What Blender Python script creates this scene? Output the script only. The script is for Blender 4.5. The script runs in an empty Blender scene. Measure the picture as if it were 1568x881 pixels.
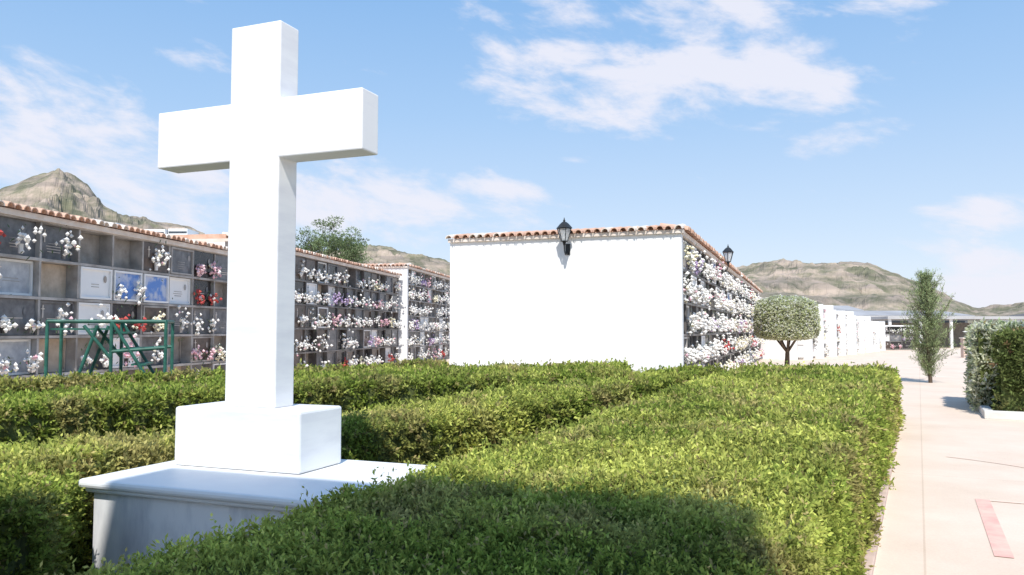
import bpy, math, random
import numpy as np
from mathutils import Vector
rng=np.random.default_rng(7); random.seed(7)
sc=bpy.context.scene
COL=sc.collection
# ------------------------------------------------------------------ materials
def newmat(name):
    m=bpy.data.materials.new(name); m.use_nodes=True
    nt=m.node_tree; b=nt.nodes.get('Principled BSDF'); return m,nt,b
def mat(name,c1,c2=None,scale=4.0,rough=.7,bump=0.0,bscale=40,detail=6,spec=.3,stretch=(1,1,1),rot=(0,0,0),lo=.35,hi=.65):
    m,nt,b=newmat(name); N=nt.nodes; L=nt.links
    b.inputs['Roughness'].default_value=rough; b.inputs['Specular IOR Level'].default_value=spec
    tc=N.new('ShaderNodeTexCoord'); mp=N.new('ShaderNodeMapping'); mp.inputs['Scale'].default_value=stretch; mp.inputs['Rotation'].default_value=rot
    L.new(tc.outputs['Object'],mp.inputs[0])
    if c2 is None: c2=tuple(x*.85 for x in c1)
    n=N.new('ShaderNodeTexNoise'); n.inputs['Scale'].default_value=scale; n.inputs['Detail'].default_value=detail; n.inputs['Roughness'].default_value=.6
    L.new(mp.outputs[0],n.inputs['Vector'])
    r=N.new('ShaderNodeValToRGB'); r.color_ramp.elements[0].position=lo; r.color_ramp.elements[1].position=hi
    r.color_ramp.elements[0].color=(*c2,1); r.color_ramp.elements[1].color=(*c1,1)
    L.new(n.outputs[0],r.inputs[0]); L.new(r.outputs[0],b.inputs['Base Color'])
    if bump>0:
        n2=N.new('ShaderNodeTexNoise'); n2.inputs['Scale'].default_value=bscale; n2.inputs['Detail'].default_value=4
        L.new(tc.outputs['Object'],n2.inputs['Vector'])
        bp=N.new('ShaderNodeBump'); bp.inputs['Strength'].default_value=bump; bp.inputs['Distance'].default_value=.02
        L.new(n2.outputs[0],bp.inputs['Height']); L.new(bp.outputs[0],b.inputs['Normal'])
    return m
def leafmat(name,trans=.35):
    m=bpy.data.materials.new(name); m.use_nodes=True; nt=m.node_tree; N=nt.nodes; L=nt.links
    N.clear(); out=N.new('ShaderNodeOutputMaterial')
    at=N.new('ShaderNodeAttribute'); at.attribute_name='Col'
    d=N.new('ShaderNodeBsdfDiffuse'); t=N.new('ShaderNodeBsdfTranslucent')
    mx=N.new('ShaderNodeMixShader'); mx.inputs[0].default_value=trans
    L.new(at.outputs['Color'],d.inputs[0]); L.new(at.outputs['Color'],t.inputs[0])
    L.new(d.outputs[0],mx.inputs[1]); L.new(t.outputs[0],mx.inputs[2]); L.new(mx.outputs[0],out.inputs[0])
    return m
M={}
M['white']=mat('white_render',(.84,.84,.83),(.80,.80,.79),1.5,.85,.15,60)
M['marble']=mat('white_marble',(.84,.84,.83),(.73,.73,.745),1.6,.45,.0,stretch=(1,1,5),rot=(.5,.4,0),lo=.3,hi=.55)
M['marble2']=mat('veined_marble',(.84,.84,.84),(.58,.59,.62),2.2,.5,.0,stretch=(3,3,.9),rot=(.5,.5,0),lo=.33,hi=.55)
M['frame']=mat('grey_render_frame',(.50,.475,.45),(.28,.26,.24),2.2,.8)
M['frameb']=mat('dark_granite_frame',(.27,.25,.235),(.10,.09,.085),1.6,.5)
M['black']=mat('black_granite',(.05,.046,.045),(.022,.02,.02),8,.25,spec=.5)
M['brown']=mat('brown_granite',(.13,.09,.07),(.06,.045,.036),9,.3,spec=.5)
M['grey']=mat('grey_granite',(.22,.22,.225),(.12,.12,.125),6,.35)
M['conc']=mat('bare_concrete',(.42,.38,.34),(.28,.25,.22),4,.9)
M['brick']=mat('sealed_brick',(.58,.48,.38),(.42,.34,.26),5,.9)
M['pmarble']=mat('grey_veined_plaque',(.56,.58,.60),(.36,.38,.42),5,.4)
M['blue']=mat('blue_photo_plaque',(.12,.26,.62),(.5,.55,.68),3.2,.4,lo=.42,hi=.55)
M['tile']=mat('terracotta_tile',(.72,.48,.36),(.56,.35,.25),5,.85)
M['cream']=mat('cream_mortar',(.80,.73,.66),(.68,.58,.49),3,.85)
M['iron']=mat('black_iron',(.03,.035,.04),(.02,.02,.02),8,.4)
m,nt,b=newmat('lantern_glass'); b.inputs['Base Color'].default_value=(.75,.77,.78,1); b.inputs['Roughness'].default_value=.2; b.inputs['Alpha'].default_value=.55; M['glass']=m
M['green_paint']=mat('green_painted_steel',(.04,.16,.12),(.02,.09,.065),8,.5)
M['fwhite']=mat('white_petals',(.90,.89,.86),(.84,.82,.77),10,.8)
M['fpink']=mat('pink_petals',(.70,.34,.42),(.86,.68,.70),10,.8)
M['fred']=mat('red_petals',(.42,.05,.06),(.55,.12,.09),10,.8)
M['fyel']=mat('yellow_petals',(.84,.76,.48),(.88,.85,.72),10,.8)
M['fpur']=mat('purple_petals',(.40,.28,.50),(.66,.54,.72),10,.8)
M['fgreen']=mat('bouquet_leaves',(.10,.15,.08),(.04,.07,.03),10,.7)
M['soil']=mat('garden_soil',(.26,.19,.13),(.16,.11,.07),6,.95,.5)
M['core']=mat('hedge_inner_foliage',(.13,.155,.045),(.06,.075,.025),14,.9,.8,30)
M['topcore']=mat('topiary_inner_foliage',(.34,.36,.20),(.2,.23,.1),9,.9,.8,30)
M['bark']=mat('bark',(.16,.12,.09),(.08,.06,.045),8,.9,.5,stretch=(1,1,.3))
M['redpaint']=mat('faded_red_paint',(.76,.40,.34),(.76,.54,.44),5,.8)
M['kerb']=mat('pinkish_kerb',(.66,.50,.42),(.54,.41,.34),4,.85)
M['kerbl']=mat('pale_kerb_stone',(.72,.70,.65),(.62,.60,.56),4,.85)
M['wroof']=mat('grey_metal_roof',(.42,.42,.43),(.30,.30,.31),.25,.9,stretch=(1,.2,1))
M['wglass']=mat('dark_glazing',(.10,.12,.14),(.05,.06,.07),.4,.35)
M['wgrey']=mat('grey_cladding',(.50,.50,.50),(.38,.38,.38),.3,.8)
M['leaf']=leafmat('leaf_foliage',.4)
# ------------------------------------------------------------------ mesh builder
class MB:
    def __init__(s,O=(0,0,0),d=(1,0),n=(0,1)):
        s.v=[];s.f=[];s.m=[];s.mats=[];s.O=O;s.d=d;s.n=n
    def P(s,t,o,z): return (s.O[0]+s.d[0]*t+s.n[0]*o, s.O[1]+s.d[1]*t+s.n[1]*o, s.O[2]+z)
    def mi(s,k):
        if k not in s.mats: s.mats.append(k)
        return s.mats.index(k)
    def add(s,pts,faces,k):
        b=len(s.v); s.v+= [s.P(*p) for p in pts]; i=s.mi(k)
        for f in faces: s.f.append([b+x for x in f]); s.m.append(i)
    def box(s,t0,t1,o0,o1,z0,z1,k):
        s.add([(t0,o0,z0),(t1,o0,z0),(t1,o1,z0),(t0,o1,z0),(t0,o0,z1),(t1,o0,z1),(t1,o1,z1),(t0,o1,z1)],
              [(0,3,2,1),(4,5,6,7),(0,1,5,4),(1,2,6,5),(2,3,7,6),(3,0,4,7)],k)
    def tile(s,t,r,oa,ob,za,zb,k,along='t'):
        n=6; pts=[]
        for (o,z) in ((oa,za),(ob,zb)):
            for rr in (r,r-.018):
                for i in range(n+1):
                    a=math.pi*i/n; x=t+rr*math.cos(a); zz=z+rr*math.sin(a)
                    pts.append((x,o,zz) if along=='t' else (o,x,zz))
        F=[];w=n+1
        for i in range(n):
            F+=[(i,i+1,2*w+i+1,2*w+i),(w+i,3*w+i,3*w+i+1,w+i+1),(i,w+i,w+i+1,i+1)]
        s.add(pts,F,k)
    def octa(s,c,r,k):
        t,o,z=c; j=lambda:random.uniform(.7,1.25)*r
        s.add([(t+j(),o,z),(t-j(),o,z),(t,o+j(),z),(t,o-j(),z),(t,o,z+j()),(t,o,z-j())],
              [(0,2,4),(2,1,4),(1,3,4),(3,0,4),(2,0,5),(1,2,5),(3,1,5),(0,3,5)],k)
    def rod(s,a,b,r,k,n=8,r2=None):
        a=Vector(a);b=Vector(b);ax=(b-a).normalized(); q=ax.orthogonal().normalized(); w=ax.cross(q); r2=r if r2 is None else r2
        pts=[]
        for c,rr in((a,r),(b,r2)):
            for i in range(n):
                an=2*math.pi*i/n; p=c+q*math.cos(an)*rr+w*math.sin(an)*rr; pts.append(tuple(p))
        F=[(i,(i+1)%n,n+(i+1)%n,n+i) for i in range(n)]+[tuple(range(n))[::-1],tuple(range(n,2*n))]
        s.add(pts,F,k)
    def obj(s,name,parent=None,bevel=0,smooth=False):
        me=bpy.data.meshes.new(name); me.from_pydata(s.v,[],s.f)
        for k in s.mats: me.materials.append(M[k])
        me.polygons.foreach_set('material_index',s.m); me.update()
        import bmesh
        bm=bmesh.new(); bm.from_mesh(me); bmesh.ops.recalc_face_normals(bm,faces=bm.faces); bm.to_mesh(me); bm.free()
        o=bpy.data.objects.new(name,me); COL.objects.link(o)
        if parent: o.parent=parent
        if bevel:
            md=o.modifiers.new('b','BEVEL'); md.width=bevel; md.segments=2; md.limit_method='ANGLE'
        if smooth: me.polygons.foreach_set('use_smooth',[True]*len(me.polygons))
        return o
def empty(name,loc=(0,0,0)):
    e=bpy.data.objects.new(name,None); COL.objects.link(e); e.empty_display_size=.2; return e
# ------------------------------------------------------------------ noise
def vnoise(x,y,seed=0):
    xi=np.floor(x).astype(np.int64); yi=np.floor(y).astype(np.int64); fx=x-xi; fy=y-yi
    fx=fx*fx*(3-2*fx); fy=fy*fy*(3-2*fy)
    def h(a,b):
        n=(a*374761393+b*668265263+seed*1442695041)&0xffffffff
        n=((n^(n>>13))*1274126177)&0xffffffff
        return ((n^(n>>16))&0xffff)/65535.0
    return (h(xi,yi)*(1-fx)+h(xi+1,yi)*fx)*(1-fy)+(h(xi,yi+1)*(1-fx)+h(xi+1,yi+1)*fx)*fy
def fbm(x,y,oct=5,seed=0,ridged=False):
    s=0;a=.5;t=0
    for i in range(oct):
        v=vnoise(x*2**i,y*2**i,seed+i)
        if ridged: v=1-abs(2*v-1)
        s=s+a*v; t+=a; a*=.5
    return s/t
# ------------------------------------------------------------------ leaves
def leaves(name,P,Nn,S,cols,parent=None,nl=10,L=.06,ll=.021,lw=.0046,upb=.35,spread=.75,jit=.42,wisp=0):
    n=len(P)
    ax=Nn*.8+rng.normal(0,jit,(n,3)); ax[:,2]+=upb; ax/=np.linalg.norm(ax,axis=1)[:,None]
    k=np.arange(nl)/(nl-1)
    ln=rng.uniform(.5,1.35,(n,1,1))
    if wisp: ln=np.where(rng.random((n,1,1))<wisp,ln*1.9,ln)
    root=P[:,None,:]+ax[:,None,:]*(k[None,:,None]*L*(S**.35)[:,None,None]*ln)
    ld=ax[:,None,:]*.7+rng.normal(0,spread,(n,nl,3)); ld/=np.linalg.norm(ld,axis=2)[:,:,None]
    rv=rng.normal(0,1,(n,nl,3)); wv=np.cross(ld,rv); wv/=np.linalg.norm(wv,axis=2)[:,:,None]+1e-9
    le=(ll*S)[:,None,None]*rng.uniform(.7,1.3,(n,nl,1)); we=(lw*S)[:,None,None]*rng.uniform(.8,1.25,(n,nl,1))
    a=root; c=root+ld*le; m_=root+ld*le*.5
    V=np.stack([a,m_+wv*we,c,m_-wv*we],axis=2).reshape(-1,3)
    nf=n*nl
    me=bpy.data.meshes.new(name); me.vertices.add(nf*4); me.vertices.foreach_set('co',V.astype(np.float32).ravel())
    me.loops.add(nf*4); me.loops.foreach_set('vertex_index',np.arange(nf*4,dtype=np.int32))
    me.polygons.add(nf); me.polygons.foreach_set('loop_start',np.arange(0,nf*4,4,dtype=np.int32)); me.polygons.foreach_set('loop_total',np.full(nf,4,dtype=np.int32))
    me.update(calc_edges=True)
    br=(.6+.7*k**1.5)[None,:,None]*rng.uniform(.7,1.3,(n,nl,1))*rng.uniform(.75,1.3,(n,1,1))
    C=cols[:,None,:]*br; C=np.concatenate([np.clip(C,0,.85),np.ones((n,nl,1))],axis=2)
    C=np.repeat(C.reshape(-1,1,4),4,axis=1).reshape(-1,4)
    at=me.color_attributes.new('Col','FLOAT_COLOR','POINT'); at.data.foreach_set('color',C.astype(np.float32).ravel())
    me.materials.append(M['leaf'])
    o=bpy.data.objects.new(name,me); COL.objects.link(o)
    if parent: o.parent=parent
    return o
def inpoly(px,py,poly):
    ins=np.zeros(len(px),bool); n=len(poly)
    for i in range(n):
        x1,y1=poly[i];x2,y2=poly[(i+1)%n]
        c=((y1>py)!=(y2>py))&(px<(x2-x1)*(py-y1)/((y2-y1)+1e-12)+x1); ins^=c
    return ins
def edgedist(px,py,poly):
    D=np.full(len(px),9.0)
    for i in range(len(poly)):
        x1,y1=poly[i];x2,y2=poly[(i+1)%len(poly)]; dx,dy=x2-x1,y2-y1
        t=np.clip(((px-x1)*dx+(py-y1)*dy)/(dx*dx+dy*dy),0,1)
        D=np.minimum(D,np.hypot(px-x1-t*dx,py-y1-t*dy))
    return D
def hedge(name,poly,h,z0=0,dens=2500,green=(.20,.265,.05),yellow=(.46,.48,.12),brown=(.40,.31,.15),ysh=.5,bsh=.02,varieg=0):
    E=empty(name)
    n=len(poly)
    nrm=[]
    for i in range(n):
        dx=poly[(i+1)%n][0]-poly[i][0]; dy=poly[(i+1)%n][1]-poly[i][1]; l=math.hypot(dx,dy); nrm.append((dy/l,-dx/l))
    ins=[]
    for i in range(n):
        a=nrm[i-1];b=nrm[i]; k=.05/(max(.35,1+a[0]*b[0]+a[1]*b[1])); ins.append((poly[i][0]-(a[0]+b[0])*k,poly[i][1]-(a[1]+b[1])*k))
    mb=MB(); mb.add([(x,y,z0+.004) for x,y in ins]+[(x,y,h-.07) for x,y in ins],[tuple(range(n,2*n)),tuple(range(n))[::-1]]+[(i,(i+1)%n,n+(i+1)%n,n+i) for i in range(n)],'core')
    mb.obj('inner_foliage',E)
    P=[];Nn=[]
    xs=[p[0] for p in poly];ys=[p[1] for p in poly]
    A=(max(xs)-min(xs))*(max(ys)-min(ys)); k=int(A*dens)
    px=rng.uniform(min(xs),max(xs),k);py=rng.uniform(min(ys),max(ys),k)
    def sc_(x,y,z): return np.clip((np.sqrt(x*x+y*y+(z-1.6)**2)/3.0),.9,99)**.76
    s=sc_(px,py,h); keep=(rng.random(k)<1/s**2)
    px=px[keep];py=py[keep]; kk=inpoly(px,py,poly); px=px[kk];py=py[kk]
    ed=edgedist(px,py,poly)
    lump=(fbm(px*1.3,py*1.3,4,3)-.5)*.10+(fbm(px*7,py*7,2,5)-.5)*.06
    pz=h-.055+lump-.07*np.exp(-ed/.06)
    P.append(np.stack([px,py,pz],1)); Nn.append(np.tile([0,0,1.0],(len(px),1)))
    for i in range(n):
        x1,y1=poly[i];x2,y2=poly[(i+1)%n]; l=math.hypot(x2-x1,y2-y1)
        facing=(nrm[i][0]*(0-x1)+nrm[i][1]*(0-y1))>-.3*l
        k=int(l*(h-z0)*dens*(1.0 if facing else .35)); t=rng.random(k); z=z0+rng.random(k)*(h-z0)
        x=x1+(x2-x1)*t;y=y1+(y2-y1)*t
        s=sc_(x,y,z); kp=rng.random(k)<1/s**2; t,z,x,y=t[kp],z[kp],x[kp],y[kp]
        lu=(fbm((x+y)*2.0,z*2.5,4,11+i)-.5)*.16-.03-.05*np.exp(-(h-z)/.05)
        P.append(np.stack([x+nrm[i][0]*lu,y+nrm[i][1]*lu,z-.04],1)); Nn.append(np.tile([nrm[i][0],nrm[i][1],.15],(len(x),1)))
    P=np.concatenate(P);Nn=np.concatenate(Nn); S=sc_(P[:,0],P[:,1],P[:,2])
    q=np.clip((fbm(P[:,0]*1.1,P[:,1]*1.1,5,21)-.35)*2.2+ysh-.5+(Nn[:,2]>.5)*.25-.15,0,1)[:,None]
    q=np.clip(q+rng.normal(0,.22,q.shape),0,1)
    c=np.array(green)*(1-q)+np.array(yellow)*q
    bq=np.clip((fbm(P[:,0]*2.3,P[:,1]*2.3+P[:,2],4,33)-.58+bsh)*5,0,1)[:,None]*.6
    bq=np.maximum(bq,(rng.random(bq.shape)<.05)*.8)
    c=c*(1-bq)+np.array(brown)*bq
    c*= (.62+.76*fbm(P[:,0]*3.3+P[:,2]*3,P[:,1]*3.3,3,44))[:,None]
    if varieg>0:
        w=rng.random(len(P))<varieg; c[w]=np.array([.60,.61,.46])
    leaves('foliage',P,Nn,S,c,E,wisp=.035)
    return E
# ------------------------------------------------------------------ ground, paths
g=MB(); g.add([(-3000,-3000,0),(3000,-3000,0),(3000,3000,0),(-3000,3000,0)],[(0,1,2,3)],'soil'); 
M['ground']=mat('dusty_ground',(.52,.44,.36),(.38,.33,.27),.6,.95,.2,8); g.mats=['ground']; g.obj('ground')
def concrete():
    m,nt,b=newmat('pale_concrete_paving'); N=nt.nodes;L=nt.links; b.inputs['Roughness'].default_value=.85
    tc=N.new('ShaderNodeTexCoord')
    n=N.new('ShaderNodeTexNoise'); n.inputs['Scale'].default_value=.7; n.inputs['Detail'].default_value=8; n.inputs['Roughness'].default_value=.65; L.new(tc.outputs['Object'],n.inputs[0])
    r=N.new('ShaderNodeValToRGB'); r.color_ramp.elements[0].position=.35; r.color_ramp.elements[1].position=.66
    r.color_ramp.elements[0].color=(.76,.605,.475,1); r.color_ramp.elements[1].color=(.86,.71,.58,1); L.new(n.outputs[0],r.inputs[0])
    n3=N.new('ShaderNodeTexNoise'); n3.inputs['Scale'].default_value=60; n3.inputs['Detail'].default_value=3; L.new(tc.outputs['Object'],n3.inputs[0])
    mx=N.new('ShaderNodeMix'); mx.data_type='RGBA'; mx.blend_type='MULTIPLY'; mx.inputs[0].default_value=.2
    L.new(r.outputs[0],mx.inputs[6]); L.new(n3.outputs[0],mx.inputs[7])
    mp=N.new('ShaderNodeMapping'); mp.inputs['Rotation'].default_value=(0,0,math.radians(27)); L.new(tc.outputs['Object'],mp.inputs[0])
    bk=N.new('ShaderNodeTexBrick'); bk.offset=0; bk.inputs['Scale'].default_value=1; bk.inputs['Brick Width'].default_value=5; bk.inputs['Row Height'].default_value=5; bk.inputs['Mortar Size'].default_value=.008
    bk.inputs['Color1'].default_value=(1,1,1,1);bk.inputs['Color2'].default_value=(1,1,1,1);bk.inputs['Mortar'].default_value=(.86,.83,.80,1)
    L.new(mp.outputs[0],bk.inputs[0])
    m2=N.new('ShaderNodeMix'); m2.data_type='RGBA'; m2.blend_type='MULTIPLY'; m2.inputs[0].default_value=1; L.new(mx.outputs[2],m2.inputs[6]); L.new(bk.outputs[0],m2.inputs[7])
    L.new(m2.outputs[2],b.inputs['Base Color'])
    bp=N.new('ShaderNodeBump'); bp.inputs['Strength'].default_value=.15; bp.inputs['Distance'].default_value=.01; L.new(n3.outputs[0],bp.inputs['Height']); L.new(bp.outputs[0],b.inputs['Normal'])
    return m
M['path']=concrete()
def sheet(name,pts,z,k):
    s=MB(); s.add([(x,y,z) for x,y in pts],[tuple(range(len(pts)))],k); return s.obj(name)
sheet('path',[(-30,-30),(60,-30),(60,120),(-2,120),(-8,40),(-13,0)],.004,'path')
sheet('garden_soil',[(-7,-.2),(.0,.9),(2.25,5.1),(7.0,14.5),(7.1,15.6),(2.6,16),(-6,12.5),(-8.2,6)],.008,'soil')
k=MB(O=(.15,1.0,0),d=(.4535,.8912),n=(.8912,-.4535)); k.box(.0,15.2,-.055,.02,.0,.045,'kerb'); k.obj('kerb',bevel=.01)
pl=MB(O=(4.43,7.6,0),d=(.4535,.8912),n=(.8912,-.4535)); pl.add([(-2.15,-.06,.009),(0,-.06,.009),(0,.06,.009),(-2.15,.06,.009)],[(0,1,2,3)],'redpaint')
M['redfaint']=mat('worn_red_paint',(.82,.60,.48),(.80,.66,.54),3,.85)
pl.add([(-.06,.06,.009),(0,.06,.009),(0,3.5,.009),(-.06,3.5,.009)],[(0,1,2,3)],'redfaint')
pts=[];F=[]
for i in range(25):
    a=math.radians(60+i*3.2)
    for r in(2.6,2.64): pts.append((.3+r*math.sin(a-1.2)*1.0,-1.2+r*math.cos(a-1.2),.009))
for i in range(24): F.append((2*i,2*i+1,2*i+3,2*i+2))
pl.add(pts,F,'redfaint'); pl.obj('painted_line')
# ------------------------------------------------------------------ hedges
hedge('clipped_hedge',[(-1.6,1.7),(.42,1.7),(2.2,5.19),(6.98,14.6),(4.35,15.1),(-.47,4.29)],.88,ysh=.64)
hedge('clipped_hedge',[(-1.22,5.86),(.47,8.5),(4.0,14.9),(3.3,15.3),(-1.5,7.2),(-2.4,5.9),(-3.17,5.1),(-5.5,3.6),(-4.5,2.2),(-2.6,2.9),(-2.1,3.5),(-2.4,4.4)],.87,ysh=.55)
hedge('clipped_hedge',[(-6,4.5),(-4.16,6.48),(-2.2,9.5),(1.68,11.8),(2.2,15.3),(-2.9,12.5),(-5.1,8),(-8,5.5)],.95,ysh=.4)
hedge('clipped_hedge',[(-6.2,9.2),(-5.6,9.0),(-1.0,13.9),(-1.5,14.4)],1.0,ysh=.2,bsh=.2)
# ------------------------------------------------------------------ cross
f=(.930,-.367); s_=(.367,.930)
C=empty('marble_cross')
def cb(name,cx,cy,w,d,z0,z1,k,bev):
    b=MB(O=(cx,cy,0),d=f,n=s_); b.box(-w/2,w/2,-d/2,d/2,z0,z1,k); return b.obj(name,C,bevel=bev)
cx,cy=-1.448,4.593
W=.175;HL=.72;D=.085;Z=[1.165,2.575,2.915,3.365]
prof=[(-W,Z[0]),(W,Z[0]),(W,Z[1]),(HL,Z[1]),(HL,Z[2]),(W,Z[2]),(W,Z[3]),(-W,Z[3]),(-W,Z[2]),(-HL,Z[2]),(-HL,Z[1]),(-W,Z[1])]
b=MB(O=(cx,cy,0),d=f,n=s_); nn=len(prof)
b.add([(x,-D,z) for x,z in prof]+[(x,D,z) for x,z in prof],[tuple(range(nn)),tuple(range(nn,2*nn))[::-1]]+[(i,(i+1)%nn,nn+(i+1)%nn,nn+i) for i in range(nn)],'marble')
b.obj('cross_body',C,bevel=.008)
cb('base_block',cx,cy,.855,.40,.836,1.165,'marble',.014)
cb('top_slab',-1.327,4.354,1.55,1.05,.79,.834,'marble',.016)
cb('under_moulding',-1.327,4.354,1.50,1.0,.765,.789,'marble',.01)
cb('pedestal',-1.327,4.354,1.44,.94,.0,.764,'marble2',.006)
# ------------------------------------------------------------------ columbarium blocks
def bouquet(b,t,o,z,sz,dom):
    n=random.randint(16,32)
    for i in range(n):
        a=random.gauss(0,.27)*sz; c=random.gauss(0,.27)*sz; oo=abs(random.gauss(0,.25))*sz
        kk=dom if random.random()<.85 else random.choice(['fwhite','fpink','fyel','fwhite'])
        b.octa((t+a,o+oo,z+sz*.5+c),random.uniform(.032,.058),kk)
    for i in range(12):
        a=random.gauss(0,.4)*sz;c=random.gauss(-.1,.4)*sz;x=t+a;zz=z+sz*.5+c;oo=o+abs(random.gauss(0,.15))*sz
        dx=random.uniform(-.06,.06);dz=random.uniform(-.05,.08)
        b.add([(x,oo,zz),(x+dx+.015,oo+.02,zz+dz),(x+dx*1.7,oo+.03,zz+dz*1.7),(x+dx-.015,oo+.01,zz+dz)],[(0,1,2,3)],'fgreen')
    b.rod((t,o,z-.02),(t,o,z+sz*.3),.035,random.choice(['grey','white','black','frame']),6,.045)
DOM=['fwhite']*24+['fpink']*2+['fred']+['fyel']*3+['fpur']
def columbarium(name,O,d,n,length,H,depth,rows,cw=.75,wts=None,pflower=.7,endwall=None,pil=0,frame='frame',roofk='tile',over={}):
    E=empty(name); b=MB(O=(O[0],O[1],0),d=d,n=n); fl=MB(O=(O[0],O[1],0),d=d,n=n)
    Hn=H-.18; rh=(Hn-.1)/rows; cols=int(length/cw+.01); cw=length/cols
    b.box(0,length,-depth,-.32,0,Hn,'white')
    for r in range(rows+1):
        z=.1+r*rh; b.box(0,length,-.318,.0,z-.025,z+.025,frame)
    b.box(0,length,-.318,-.02,0,.073,'conc')
    for c in range(cols+1):
        t=min(max(c*cw,.03),length-.03)
        for r in range(rows):
            b.box(t-.025,t+.025,-.316,-.012,.1+r*rh+.026,.1+(r+1)*rh-.026,frame)
    wts=wts or [4,2,3,2,3,1,1]
    kinds=['black','brown','grey','white','conc','brick','blue']
    for c in range(cols):
        for r in range(rows):
            t0=c*cw+.032;t1=(c+1)*cw-.032;za=.1+r*rh+.032;zb=.1+(r+1)*rh-.032
            k=random.choices(kinds,wts)[0]; flo=None
            if (c,r) in over: k,flo=over[(c,r)]
            rec={'conc':.30,'brick':.25,'blue':.03}.get(k,random.choice([.03,.06,.1,.16]))
            b.box(t0,t1,-.315,-rec,za,zb,k); tm=(t0+t1)/2;zm=(za+zb)/2
            if k in('blue','white','pmarble') or random.random()<.25:
                mk='white' if k in('blue','white','pmarble') else random.choice([k,'frame','grey','white'])
                for (a0,a1,c0,c1) in((t0+.005,t1-.005,zb-.045,zb-.005),(t0+.005,t1-.005,za+.005,za+.045),(t0+.005,t0+.045,za+.047,zb-.047),(t1-.045,t1-.005,za+.047,zb-.047)):
                    b.box(a0,a1,-rec+.001,-rec+.04,c0,c1,mk)
            if k in('black','brown','grey','white','pmarble'):
                dk='cream' if k!='white' else 'grey'
                q=random.random()
                if q<.4:
                    x=t0+random.uniform(.12,.25); b.box(x-.01,x+.01,-rec,-rec+.012,zm-.0,zb-.08,dk); b.box(x-.04,x+.04,-rec,-rec+.014,zb-.16,zb-.142,dk)
                if q>.3:
                    x=t1-random.uniform(.13,.25); pts=[(x+.05*math.cos(a*.785),-rec+.01,zm+.1+.075*math.sin(a*.785)) for a in range(8)]; b.add(pts,[tuple(range(8))],random.choice(['frame','conc','grey']))
                for li in range(random.randint(1,4)):
                    w=random.uniform(.10,.2); z=zm-.02-li*.05; b.box(tm-w,tm+w,-rec,-rec+.006,z,z+.012,random.choice(['frame','frame',dk]))
            pf=pflower*(.25 if k in('conc','brick') else 1)
            if flo is not None: pf=flo
            if random.random()<pf:
                dom=random.choice(DOM)
                if random.random()<.55: bouquet(fl,tm+random.uniform(-.05,.05),.01,za+.05,random.uniform(.38,.54),dom)
                else:
                    for x in(t0+.15,t1-.15): bouquet(fl,x,-.0,za+.06,random.uniform(.26,.36),dom)
    b.box(-.0,length,-depth,.06,Hn,Hn+.10,'cream' if roofk=='tile' else 'white')
    if roofk=='tile':
        b.box(0.0,length,-depth,-.3,Hn+.102,Hn+.22,'tile')
        nt=int(length/.19)
        for i in range(nt):
            j=random.uniform(-.012,.012); b.tile((i+.5)*length/nt+j,.088,.17+j,-.42,Hn+.06+.045+j*.6,Hn+.2,random.choice(['tile','tile','tile','cream']))
    if endwall:
        b.box(-.16,-.002,-depth-.03,.05,0,Hn+.02,'white')
        b.box(-.22,-.0,-depth-.06,.09,Hn+.022,Hn+.098,'cream')
        nt=int((depth)/.19)
        for i in range(nt+1):
            j=random.uniform(-.012,.012); b.tile(-depth+(i)*depth/nt+j,.086,-.30+j,.35,Hn+.10+j*.5,Hn+.2,random.choice(['tile','tile','tile','cream']),along='o')
    if pil:
        t=0
        while t<length:
            b.box(t,t+.22,-.30,.42,0,H+.06,'white'); t+=pil
    b.obj('niche_structure',E); fl.obj('flower_bouquets',E); return E
dL=(.1483,.9889); nL=(.9889,-.1483)
def onL(Y): return (-10.5+.15*Y,Y)
over={(5,4):('grey',1),(6,4):('grey',1),(7,4):('conc',0),(8,4):('conc',0),(9,4):('brown',1),(10,4):('grey',0),(11,4):('black',1),
 (5,3):('pmarble',0),(6,3):('brick',0),(7,3):('white',.0),(8,3):('blue',1),(9,3):('blue',0),(10,3):('white',0),(11,3):('black',1),
 (5,2):('grey',1),(6,2):('grey',1),(7,2):('white',1),(8,2):('black',1),(9,2):('brown',1),(10,2):('grey',1),(11,2):('grey',1),
 (5,1):('pmarble',1),(6,1):('brick',0),(7,1):('conc',1),(8,1):('white',1)}
columbarium('columbarium_wall',onL(8.2),dL,nL,13.0,3.72,2.5,5,cw=1.0,wts=[3,2,4,3,4,2,.7],pflower=.8,over=over)
columbarium('columbarium_wall',onL(21.1),dL,nL,15.0,4.12,2.5,5,.9,wts=[7,4,4,1.8,1,.5,.3],pflower=.92,frame='frameb')
p=onL(35.9); columbarium('columbarium_wall',(p[0]+.35,p[1]+.3),dL,nL,11.5,4.58,2.5,6,wts=[5,3,5,2.5,1,1,0],pflower=.88,endwall=True)
dB=(.347,.938); nB=(.938,-.347)
columbarium('columbarium_building',(3.5,16.5),dB,nB,30,3.75,5.15,5,.85,wts=[6,5,3,2,.5,.3,.2],pflower=.99,endwall=True,frame='frameb')
q=[15.7,43.0]
for H in (3.0,2.75,2.5,2.2):
    columbarium('columbarium_wall',tuple(q),(.559,.829),(.829,-.559),5.5,H,2.2,4,.9,wts=[4,2,3,5,1,.5,.3],pflower=.7,pil=2.6,roofk='flat')
    q[0]+=.559*5.9;q[1]+=.829*5.9
columbarium('columbarium_wall',(28.9,63),(1,0),(0,-1),2.8,2.05,2,3,.8,wts=[6,2,2,1,1,.5,0],pflower=.7,roofk='flat',frame='frameb')
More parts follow.
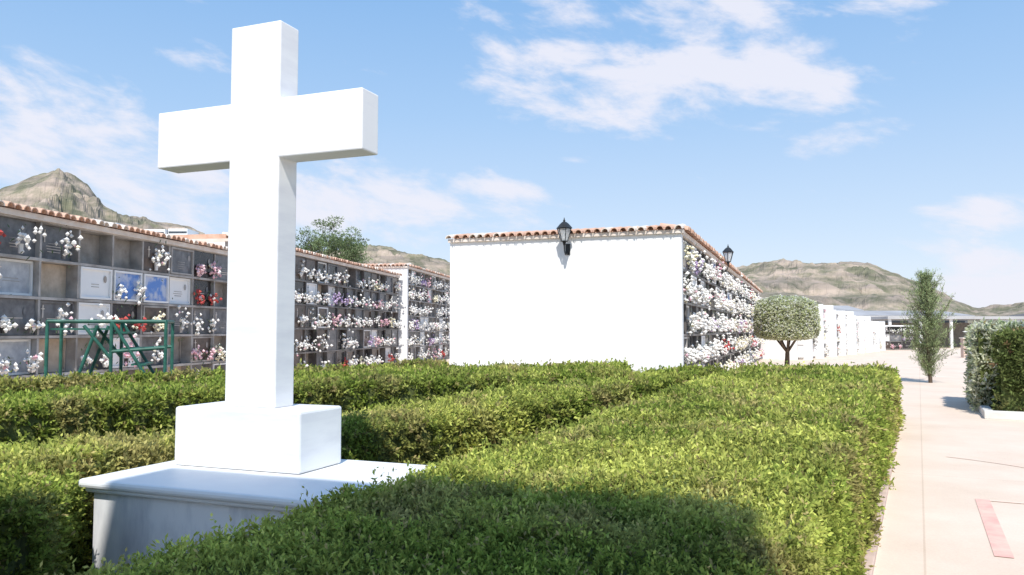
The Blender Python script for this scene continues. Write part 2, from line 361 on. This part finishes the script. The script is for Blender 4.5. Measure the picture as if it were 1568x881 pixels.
# ------------------------------------------------------------------ wall lanterns
def lantern(O,n,zb):
    t=(-n[1],n[0]); E=empty('wall_lantern'); b=MB(O=(O[0],O[1],zb),d=t,n=n)
    b.box(-.05,.05,.002,.02,-.12,.12,'iron')
    prev=(0,.02,-.06)
    for i in range(1,11):
        a=i/10*math.pi*.5; q=(0,.02+.26*math.sin(a),-.06-.10*math.sin(a*2)+.14*(1-math.cos(a))); b.rod(prev,q,.015,'iron',6); prev=q
    c=.28
    b.rod((0,c,.06),(0,c,.14),.02,'iron',8,.045)
    def ring(r,z): return [(r*math.cos(math.radians(60*i)),c+r*math.sin(math.radians(60*i)),z) for i in range(6)]
    r0=ring(.075,.15);r1=ring(.155,.42)
    b.add(ring(.072,.15)+ring(.15,.42),[(i,(i+1)%6,6+(i+1)%6,6+i) for i in range(6)],'glass')
    for i in range(6):
        b.rod(r0[i],r1[i],.009,'iron',5); b.rod(r1[i],r1[(i+1)%6],.012,'iron',5); b.rod(r0[i],r0[(i+1)%6],.011,'iron',5)
    b.add(ring(.185,.425)+ring(.10,.52)+ring(.05,.56),[(i,(i+1)%6,6+(i+1)%6,6+i) for i in range(6)]+[(6+i,6+(i+1)%6,12+(i+1)%6,12+i) for i in range(6)]+[(0,1,2,3,4,5),(12,13,14,15,16,17)],'iron')
    b.rod((0,c,.56),(0,c,.60),.025,'iron',6); b.rod((0,c,.60),(0,c,.66),.018,'iron',6,.004)
    b.rod((0,c,.2),(0,c,.34),.03,'white',8)
    b.obj('lantern_body',E)
def onB(t,o): return (3.5+dB[0]*t+nB[0]*o,16.5+dB[1]*t+nB[1]*o)
lantern(onB(-.16,-2.38),(-dB[0],-dB[1]),3.34)
lantern(onB(7.0,.06),nB,3.42)
# ------------------------------------------------------------------ rolling ladder
E=empty('rolling_ladder'); b=MB(O=(-6.35,10.9,0),d=(.96,.28),n=(-.28,.96))
r=.024; X2=1.5;X1=.8;X3=1.75
for o in(0,.75):
    for (a,c) in [((0,o,.08),(0,o,1.72)),((X1,o,.08),(X1,o,1.72)),((0,o,1.72),(X2,o,1.72)),((0,o,.9),(X1,o,.9)),((.12,o,.12),(.62,o,1.66)),((.45,o,1.66),(X1,o,1.2)),
                ((X1,o,1.72),(X3,o,.1)),((X1,o,1.3),(X2,o,1.35)),((X1,o,.5),(X2,o,.35)),((0,o,.15),(X3,o,.15)),((X2,o,1.72),(X2,o,.45))]:
        b.rod(a,c,r,'green_paint')
for t_,z in[(0,1.72),(0,.9),(X1,1.72),(X1,.9),(0,.15),(X1,.15),(X3,.15),(X2,1.72)]: b.rod((t_,0,z),(t_,.75,z),r,'green_paint')
for i in range(6):
    q=i/6; x=.9+q*.75; z=1.55-q*1.35; b.box(x-.1,x+.1,.03,.72,z,z+.025,'green_paint')
b.box(.03,.77,.03,.72,1.60,1.625,'green_paint')
for x in(0,X1,X3):
    for o in(-.03,.78): b.rod((x,o-.02,.08),(x,o+.02,.08),.08,'iron',12)
b.obj('ladder_frame',E)
# ------------------------------------------------------------------ trees
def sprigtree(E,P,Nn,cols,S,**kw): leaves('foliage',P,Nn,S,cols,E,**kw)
E=empty('topiary_tree'); tx,ty=11.0,32.0
b=MB(); b.rod((tx,ty,0),(tx+.03,ty,.75),.11,'bark',10,.08)
for a in range(7):
    an=a*.9; b.rod((tx+.03,ty,.7),(tx+.55*math.cos(an),ty+.55*math.sin(an),1.45),.05,'bark',6,.025)
b.obj('trunk',E)
b=MB(); ns_=16;pts=[]
for i in range(9):
    ph=-math.pi/2+math.pi*i/8
    for j in range(ns_):
        th=2*math.pi*j/ns_; v=np.array([math.cos(ph)*math.cos(th),math.cos(ph)*math.sin(th),math.sin(ph)])+1e-9
        rd=1/((np.abs(v)**3.2).sum()**(1/3.2)); w=v*rd*np.array([.95,.95,.76])*(1+random.uniform(-.04,.04)); pts.append((tx+w[0],ty+w[1],2.02+max(w[2],-.55)))
b.add(pts,[(i*ns_+j,i*ns_+(j+1)%ns_,(i+1)*ns_+(j+1)%ns_,(i+1)*ns_+j) for i in range(8) for j in range(ns_)],'topcore'); b.obj('inner_foliage',E,smooth=True)
n=16000; v=rng.normal(0,1,(n,3)); v/=np.linalg.norm(v,axis=1)[:,None]
sup=np.abs(v)**3.2; rad=1/(sup.sum(1)**(1/3.2)); lump=1+(fbm(v[:,0]*3+9,v[:,1]*3+v[:,2]*4,4,5)-.5)*.22
R=np.array([1.13,1.13,.92]); P=v*rad[:,None]*lump[:,None]*R*rng.uniform(.87,1,(n,1)); P[:,2]=np.where(P[:,2]<-.65,-.65-(P[:,2]+.65)*-.35,P[:,2])
P+=np.array([tx,ty,2.0])
q=rng.random((n,1))**.7; c=np.array([.42,.48,.20])*(1-q)+np.array([.85,.86,.66])*q; c*=(.8+.45*fbm(P[:,0]*4,P[:,2]*4+P[:,1],3,8))[:,None]
sprigtree(E,P,v,c,np.full(n,2.8),nl=6,ll=.022,lw=.008,L=.03)
E=empty('young_cypress_tree'); tx,ty=12.65,24.2
b=MB(); b.rod((tx,ty,0),(tx-.05,ty,1.5),.06,'bark',8,.045); b.rod((tx-.05,ty,1.5),(tx-.03,ty,3.3),.045,'bark',8,.01)
PP=[];NN=[];CC=[]
for i in range(260):
    z=rng.uniform(.1,3.05); lim=(.62*math.sin(min(1,(z+.15)/1.0)*1.5)*(1-max(0,(z-1.4)/2.1))+.06)
    an=rng.uniform(0,6.28); l=lim*rng.uniform(.3,1.35); up=rng.uniform(.4,1.7)
    a=Vector((tx-.03,ty,z)); e=a+Vector((math.cos(an)*l,math.sin(an)*l,l*up+.10)); b.rod(a,e,.008,'bark',4,.003)
    m_=26
    tt=rng.random(m_)**.6; pts=np.array(a)[None]*(1-tt[:,None])+np.array(e)[None]*tt[:,None]+rng.normal(0,.045,(m_,3)); PP.append(pts)
    dr=np.array((e-a).normalized()); NN.append(np.tile(dr,(m_,1))); CC.append(np.tile(np.array([.36,.43,.22])*rng.uniform(.55,1.4),(m_,1)))
b.obj('trunk_and_limbs',E)
P=np.concatenate(PP); sprigtree(E,P,np.concatenate(NN),np.concatenate(CC),np.full(len(P),1.5),nl=6,upb=.6,spread=.4,lw=.0036,ll=.035)
def broad(name,tx,ty,H,Rr,col,z0=0,ncl=60,sp=4.0):
    E=empty(name); b=MB(); b.rod((tx,ty,z0),(tx+.1,ty,H*.5),.16,'bark',8,.11)
    PP=[];NN=[];CC=[]
    for i in range(ncl):
        v=rng.normal(0,1,3); v/=np.linalg.norm(v); rr=rng.uniform(.35,1.0)
        c=np.array([tx+v[0]*Rr*rr,ty+v[1]*Rr*rr,H*.72+v[2]*H*.28*rr*.9])
        b.rod((tx+.1,ty,H*.45),tuple(c),.035,'bark',4,.01)
        m_=70; u=rng.normal(0,1,(m_,3)); u/=np.linalg.norm(u,axis=1)[:,None]
        PP.append(c+u*rng.uniform(.2,1,(m_,1))*Rr*.26*np.array([1,1,.6])); NN.append(u); CC.append(np.tile(np.array(col)*rng.uniform(.55,1.5),(m_,1)))
    b.obj('trunk_and_limbs',E); P=np.concatenate(PP); sprigtree(E,P,np.concatenate(NN),np.concatenate(CC),np.full(len(P),sp),nl=6,lw=.006,ll=.026)
broad('pine_tree',-10.0,43,7.75,2.15,(.22,.28,.14),ncl=95,sp=3.2)
# ------------------------------------------------------------------ right planter
d27=(.454,.891)
b=MB(O=(8.5,14.4,0),d=(.891,-.454),n=d27)
b.box(-.02,5,0,.16,.0,.15,'kerbl'); b.box(-.02,.14,.162,5,.0,.15,'kerbl'); b.box(.142,5,.162,5,.004,.10,'soil'); b.obj('planter_kerb',bevel=.015)
def pt(t,o): return (8.5+.891*t+.454*o,14.4-.454*t+.891*o)
hedge('planter_hedge',[pt(.2,.18),pt(5,.18),pt(5,1.2),pt(.55,1.2)],1.56,z0=.1,green=(.14,.18,.06),yellow=(.30,.33,.11),brown=(.32,.19,.12),bsh=.12,ysh=.45)
hedge('variegated_shrub',[pt(-.05,1.25),pt(2.2,1.3),pt(2.2,4),pt(.0,4)],1.66,z0=.1,green=(.28,.35,.17),yellow=(.54,.56,.36),varieg=.45,ysh=.5)
# ------------------------------------------------------------------ warehouses / distant
def bld(name,x0,x1,y0,y1,zw,gl=True,roof=1.2,k='white'):
    E=empty(name); b=MB(); b.box(x0,x1,y0,y1,0,zw,k)
    ym=(y0+y1)/2
    b.box(x0-.6,x1+.6,y0-.8,y0-.002,zw-.35,zw-.01,'wgrey')
    b.add([(x0-.6,y0-.8,zw+.01),(x1+.6,y0-.8,zw+.01),(x1+.6,y1+.5,zw+.01),(x0-.6,y1+.5,zw+.01),(x0-.6,ym,zw+roof),(x1+.6,ym,zw+roof)],[(0,1,5,4),(2,3,4,5),(0,4,3),(1,2,5),(0,3,2,1)],'wroof')
    if gl:
        n=int((x1-x0)/4)
        for i in range(n): b.box(x0+i*4+.4,x0+i*4+3.6,y0-.05,y0-.005,zw*.35,zw*.8,'wglass')
    b.obj('walls_and_roof',E)
bld('warehouse_building',40,64,112,128,3.6,roof=.9,k='wgrey')
bld('warehouse_building',66,110,96,108,3.2,roof=.5)
bld('warehouse_building',44,60,138,150,5.0,roof=1.0,gl=False)
b=MB(); b.box(26,40,46,46.3,0,1.1,'kerb'); b.box(25.95,40.05,45.95,46.35,1.102,1.18,'cream'); b.obj('low_wall')
E=empty('flat_roof_canopy'); b=MB()
b.box(33,47,70,78,2.55,2.8,'wgrey')
for i in range(6): b.box(33.2+i*2.7,33.4+i*2.7,70.2,70.4,0,2.548,'white')
b.box(34,46,77,77.2,0,2.3,'conc'); b.obj('canopy',E)
E=empty('white_industrial_buildings'); b=MB()
for (X,Y,w_,z,hh) in[(-182.3,330,16.2,47.9,2.7),(-171.5,330,13.5,46.2,2.4),(-153.9,330,18.9,43.5,2.4),(-130.9,330,16.2,40.3,2.7),(-195.8,330,10.8,48.9,2.2),(-33.1,90,1.9,11.0,1.0),(-140,332,8,44,2.5)]:
    hw=w_/2
    b.box(X-hw,X+hw,Y,Y+12,max(0,z-30),z,'white'); b.box(X-hw*.95,X+hw*.95,Y-.06,Y-.01,z-hh*.8,z-hh*.45,'wglass')
b.obj('blocks',E)
# ------------------------------------------------------------------ unseen block behind the camera, made up to shade the front hedge
E=empty('unseen_shade_caster'); b=MB(O=(.56,-2.4,0),d=(-.930,.367),n=(-.367,-.930))
b.box(0,2.95,0,2.4,0,7.98,'white'); b.box(-.08,3.03,-.08,2.48,7.982,8.16,'cream')
b.box(.9,1.85,-.04,-.002,0,2.2,'iron'); b.box(.8,.898,-.06,-.002,0,2.3,'frame'); b.box(1.852,1.95,-.06,-.002,0,2.3,'frame'); b.box(.8,1.95,-.07,-.002,2.302,2.42,'frame')
b.obj('walls',E)
# ------------------------------------------------------------------ hills
ctrl=[(-2400,380),(-900,350),(-300,335),(-60,300),(0,281),(40,266),(75,257),(105,266),(130,281),(155,310),(180,323),(230,333),(270,341),(330,360),(400,373),(480,383),(560,374),(600,378),(650,390),(690,398),(800,430),(900,450),(1000,440),(1100,418),(1150,402),(1190,395),(1250,401),(1330,401),(1380,417),(1450,450),(1490,470),(1568,463),(1700,462),(2400,440),(5000,440)]
azc=np.array([math.atan((u-784)/1220) for u,v in ctrl]); ev=np.array([(505-v)/1220*math.cos(math.atan((u-784)/1220)) for u,v in ctrl])
na,nr=1300,110
az=np.linspace(-1.1,1.1,na); R_=np.linspace(380,1350,nr)
AZ,RR=np.meshgrid(az,R_,indexing='ij'); X=RR*np.sin(AZ);Y=RR*np.cos(AZ)
el=np.interp(az,azc,ev)[:,None]
tt=(RR-380)/520
prof_=np.where(tt<1,np.clip(tt,0,1)**1.4,np.clip(1-(tt-1)*1.2,0,1))
ridge=fbm(X/70+fbm(X/60,Y/60,3,77)*1.2,Y/70,7,2,ridged=True)
top=np.exp(-((tt-1)/.12)**2)
Zh=900*el*prof_*(1+ (ridge-.62)*.65*(1-top*.9)) + (fbm(X/16,Y/16,5,9)-.5)*8*np.clip(tt*2,0,1) + (fbm(X/5,Y/5,3,19)-.5)*2*np.clip(tt*2,0,1)-2*(1-np.clip(tt*6,0,1))
ZZ=Zh/14; Zt=(np.floor(ZZ)+np.clip((ZZ-np.floor(ZZ))*2.2-.6,0,1))*14; mixm=np.clip((fbm(X/120,Y/120,3,55)-.42)*4,0,1)*.45
Zh=Zh*(1-mixm)+Zt*mixm
V=np.stack([X,Y,Zh],-1).reshape(-1,3)
ii,jj=np.meshgrid(np.arange(na-1),np.arange(nr-1),indexing='ij'); base=(ii*nr+jj).ravel()
F=np.stack([base,base+nr,base+nr+1,base+1],1)
me=bpy.data.meshes.new('hills'); me.from_pydata(V.tolist(),[],F.tolist()); 
m,nt,bs=newmat('rocky_hillside'); N=nt.nodes;L=nt.links; bs.inputs['Roughness'].default_value=.95; bs.inputs['Specular IOR Level'].default_value=.1
tc=N.new('ShaderNodeTexCoord'); n1=N.new('ShaderNodeTexNoise'); n1.inputs['Scale'].default_value=.03; n1.inputs['Detail'].default_value=12; n1.inputs['Roughness'].default_value=.75; L.new(tc.outputs['Object'],n1.inputs[0])
r1=N.new('ShaderNodeValToRGB'); r1.color_ramp.elements[0].position=.42; r1.color_ramp.elements[1].position=.60
r1.color_ramp.elements[0].color=(.17,.17,.115,1); r1.color_ramp.elements[1].color=(.42,.345,.285,1); L.new(n1.outputs[0],r1.inputs[0])
mp=N.new('ShaderNodeMapping'); mp.inputs['Scale'].default_value=(.006,.006,.13); L.new(tc.outputs['Object'],mp.inputs[0])
n2=N.new('ShaderNodeTexNoise'); n2.inputs['Scale'].default_value=1; n2.inputs['Detail'].default_value=7; L.new(mp.outputs[0],n2.inputs[0])
r2=N.new('ShaderNodeValToRGB'); r2.color_ramp.elements[0].position=.42; r2.color_ramp.elements[1].position=.58; r2.color_ramp.elements[0].color=(.68,.69,.70,1); r2.color_ramp.elements[1].color=(1.15,1.12,1.08,1); L.new(n2.outputs[0],r2.inputs[0])
mx=N.new('ShaderNodeMix'); mx.data_type='RGBA'; mx.blend_type='MULTIPLY'; mx.inputs[0].default_value=.8; L.new(r1.outputs[0],mx.inputs[6]); L.new(r2.outputs[0],mx.inputs[7])
L.new(mx.outputs[2],bs.inputs['Base Color'])
bp=N.new('ShaderNodeBump'); bp.inputs['Strength'].default_value=.5; bp.inputs['Distance'].default_value=4; n4=N.new('ShaderNodeTexNoise'); n4.inputs['Scale'].default_value=.08; n4.inputs['Detail'].default_value=9; L.new(tc.outputs['Object'],n4.inputs[0]); L.new(n4.outputs[0],bp.inputs['Height']); L.new(bp.outputs[0],bs.inputs['Normal'])
me.materials.append(m); o=bpy.data.objects.new('hills',me); COL.objects.link(o)
# ------------------------------------------------------------------ sun, sky
EL=math.radians(52); h=(-.06,-.998)
ts=Vector((h[0]*math.cos(EL),h[1]*math.cos(EL),math.sin(EL)))
sd=bpy.data.lights.new('sun','SUN'); sd.energy=4.9; sd.angle=math.radians(.5); sd.color=(1,.96,.90)
so=bpy.data.objects.new('sun',sd); so.rotation_euler=ts.to_track_quat('Z','Y').to_euler(); so.location=(0,-5,20); COL.objects.link(so)
w=bpy.data.worlds.new('World'); sc.world=w; w.use_nodes=True; nt=w.node_tree; N=nt.nodes;L=nt.links
bg=N['Background']; bg.inputs[1].default_value=.15
sky=N.new('ShaderNodeTexSky'); sky.sky_type='NISHITA'; sky.sun_disc=False; sky.sun_elevation=EL; sky.sun_rotation=math.atan2(h[0],h[1]); sky.air_density=1.0; sky.dust_density=.6; sky.ozone_density=1.5
tc=N.new('ShaderNodeTexCoord'); sx=N.new('ShaderNodeSeparateXYZ'); L.new(tc.outputs['Generated'],sx.inputs[0])
def mth(op,a,b=None,c=None):
    n=N.new('ShaderNodeMath'); n.operation=op
    for i,x in enumerate((a,b,c)):
        if x is None: continue
        if isinstance(x,(int,float)): n.inputs[i].default_value=x
        else: L.new(x,n.inputs[i])
    return n.outputs[0]
azn=mth('ARCTAN2',sx.outputs[0],sx.outputs[1]); eln=mth('ARCSINE',sx.outputs[2])
gr=N.new('ShaderNodeValToRGB'); L.new(mth('MULTIPLY',eln,1/1.2),gr.inputs[0])
e=gr.color_ramp.elements; e[0].position=0; e[0].color=(.84,.90,1.0,1); e[1].position=1; e[1].color=(.20,.38,.75,1)
for p_,c_ in((.10,(.64,.79,1.0,1)),(.22,(.43,.66,.98,1)),(.36,(.27,.53,.93,1))):
    x=e.new(p_); x.color=c_
sc6=N.new('ShaderNodeVectorMath'); sc6.operation='SCALE'; sc6.inputs['Scale'].default_value=6.6; L.new(gr.outputs[0],sc6.inputs[0])
hm=N.new('ShaderNodeMix'); hm.data_type='RGBA'; hm.inputs[0].default_value=.82; L.new(sky.outputs[0],hm.inputs[6]); L.new(sc6.outputs[0],hm.inputs[7])
cmb=N.new('ShaderNodeCombineXYZ'); L.new(mth('MULTIPLY_ADD',eln,.9,azn),cmb.inputs[0]); L.new(mth('MULTIPLY',eln,2.0),cmb.inputs[1])
ns=N.new('ShaderNodeTexNoise'); ns.inputs['Scale'].default_value=9; ns.inputs['Detail'].default_value=7; ns.inputs['Roughness'].default_value=.6; ns.inputs['Distortion'].default_value=.2; L.new(cmb.outputs[0],ns.inputs[0])
ae=N.new('ShaderNodeCombineXYZ'); L.new(azn,ae.inputs[0]); L.new(eln,ae.inputs[1])
blobs=[(1030,110,300,75,1.0),(1200,125,170,65,.9),(880,105,170,65,.95),(1050,15,360,55,.8),(1310,210,95,28,.95),(1390,45,60,22,.7),(310,80,75,28,.6),(880,243,45,12,.85),(60,210,230,110,1.0),(230,290,190,75,.9),(560,310,280,65,.95),(720,290,120,25,.8),(1490,330,110,35,.75),(1510,430,130,50,1.0),(1440,380,110,30,.6)]
acc=None
for (u,v,ru,rv,s) in blobs:
    a0=math.atan((u-784)/1220); e0=math.atan((505-v)/1220*math.cos(a0)); ra=ru/1220*math.cos(a0)**2; re=rv/1220
    vm=N.new('ShaderNodeVectorMath'); vm.operation='MULTIPLY_ADD'; L.new(ae.outputs[0],vm.inputs[0]); vm.inputs[1].default_value=(1/ra,1/re,0); vm.inputs[2].default_value=(-a0/ra,-e0/re,0)
    dt=N.new('ShaderNodeVectorMath'); dt.operation='DOT_PRODUCT'; L.new(vm.outputs[0],dt.inputs[0]); L.new(vm.outputs[0],dt.inputs[1])
    g_=mth('MULTIPLY_ADD',dt.outputs['Value'],-.6*s,s)
    acc=g_ if acc is None else mth('MAXIMUM',acc,g_)
acc=mth('MAXIMUM',acc,0.0)
den=mth('ADD',mth('MULTIPLY',acc,.42),mth('MULTIPLY',mth('SUBTRACT',ns.outputs[0],.5),1.25))
mr=N.new('ShaderNodeMapRange'); mr.interpolation_type='SMOOTHSTEP'; mr.inputs[1].default_value=.15; mr.inputs[2].default_value=.46; mr.inputs[3].default_value=0; mr.inputs[4].default_value=.88; L.new(den,mr.inputs[0])
mix=N.new('ShaderNodeMix'); mix.data_type='RGBA'; L.new(mr.outputs[0],mix.inputs[0]); L.new(hm.outputs[2],mix.inputs[6]); mix.inputs[7].default_value=(5.9,5.9,6.5,1)
L.new(mix.outputs[2],bg.inputs[0])
# ------------------------------------------------------------------ camera
cd=bpy.data.cameras.new('camera'); cd.sensor_width=36; cd.lens=1220/1568*36; cd.clip_end=6000; cd.clip_start=.05
co=bpy.data.objects.new('camera',cd); co.location=(0,0,1.6); co.rotation_euler=(math.radians(90+3.05),0,0); COL.objects.link(co); sc.camera=co
sc.view_settings.view_transform='Standard'; sc.view_settings.look='None'; sc.view_settings.exposure=0
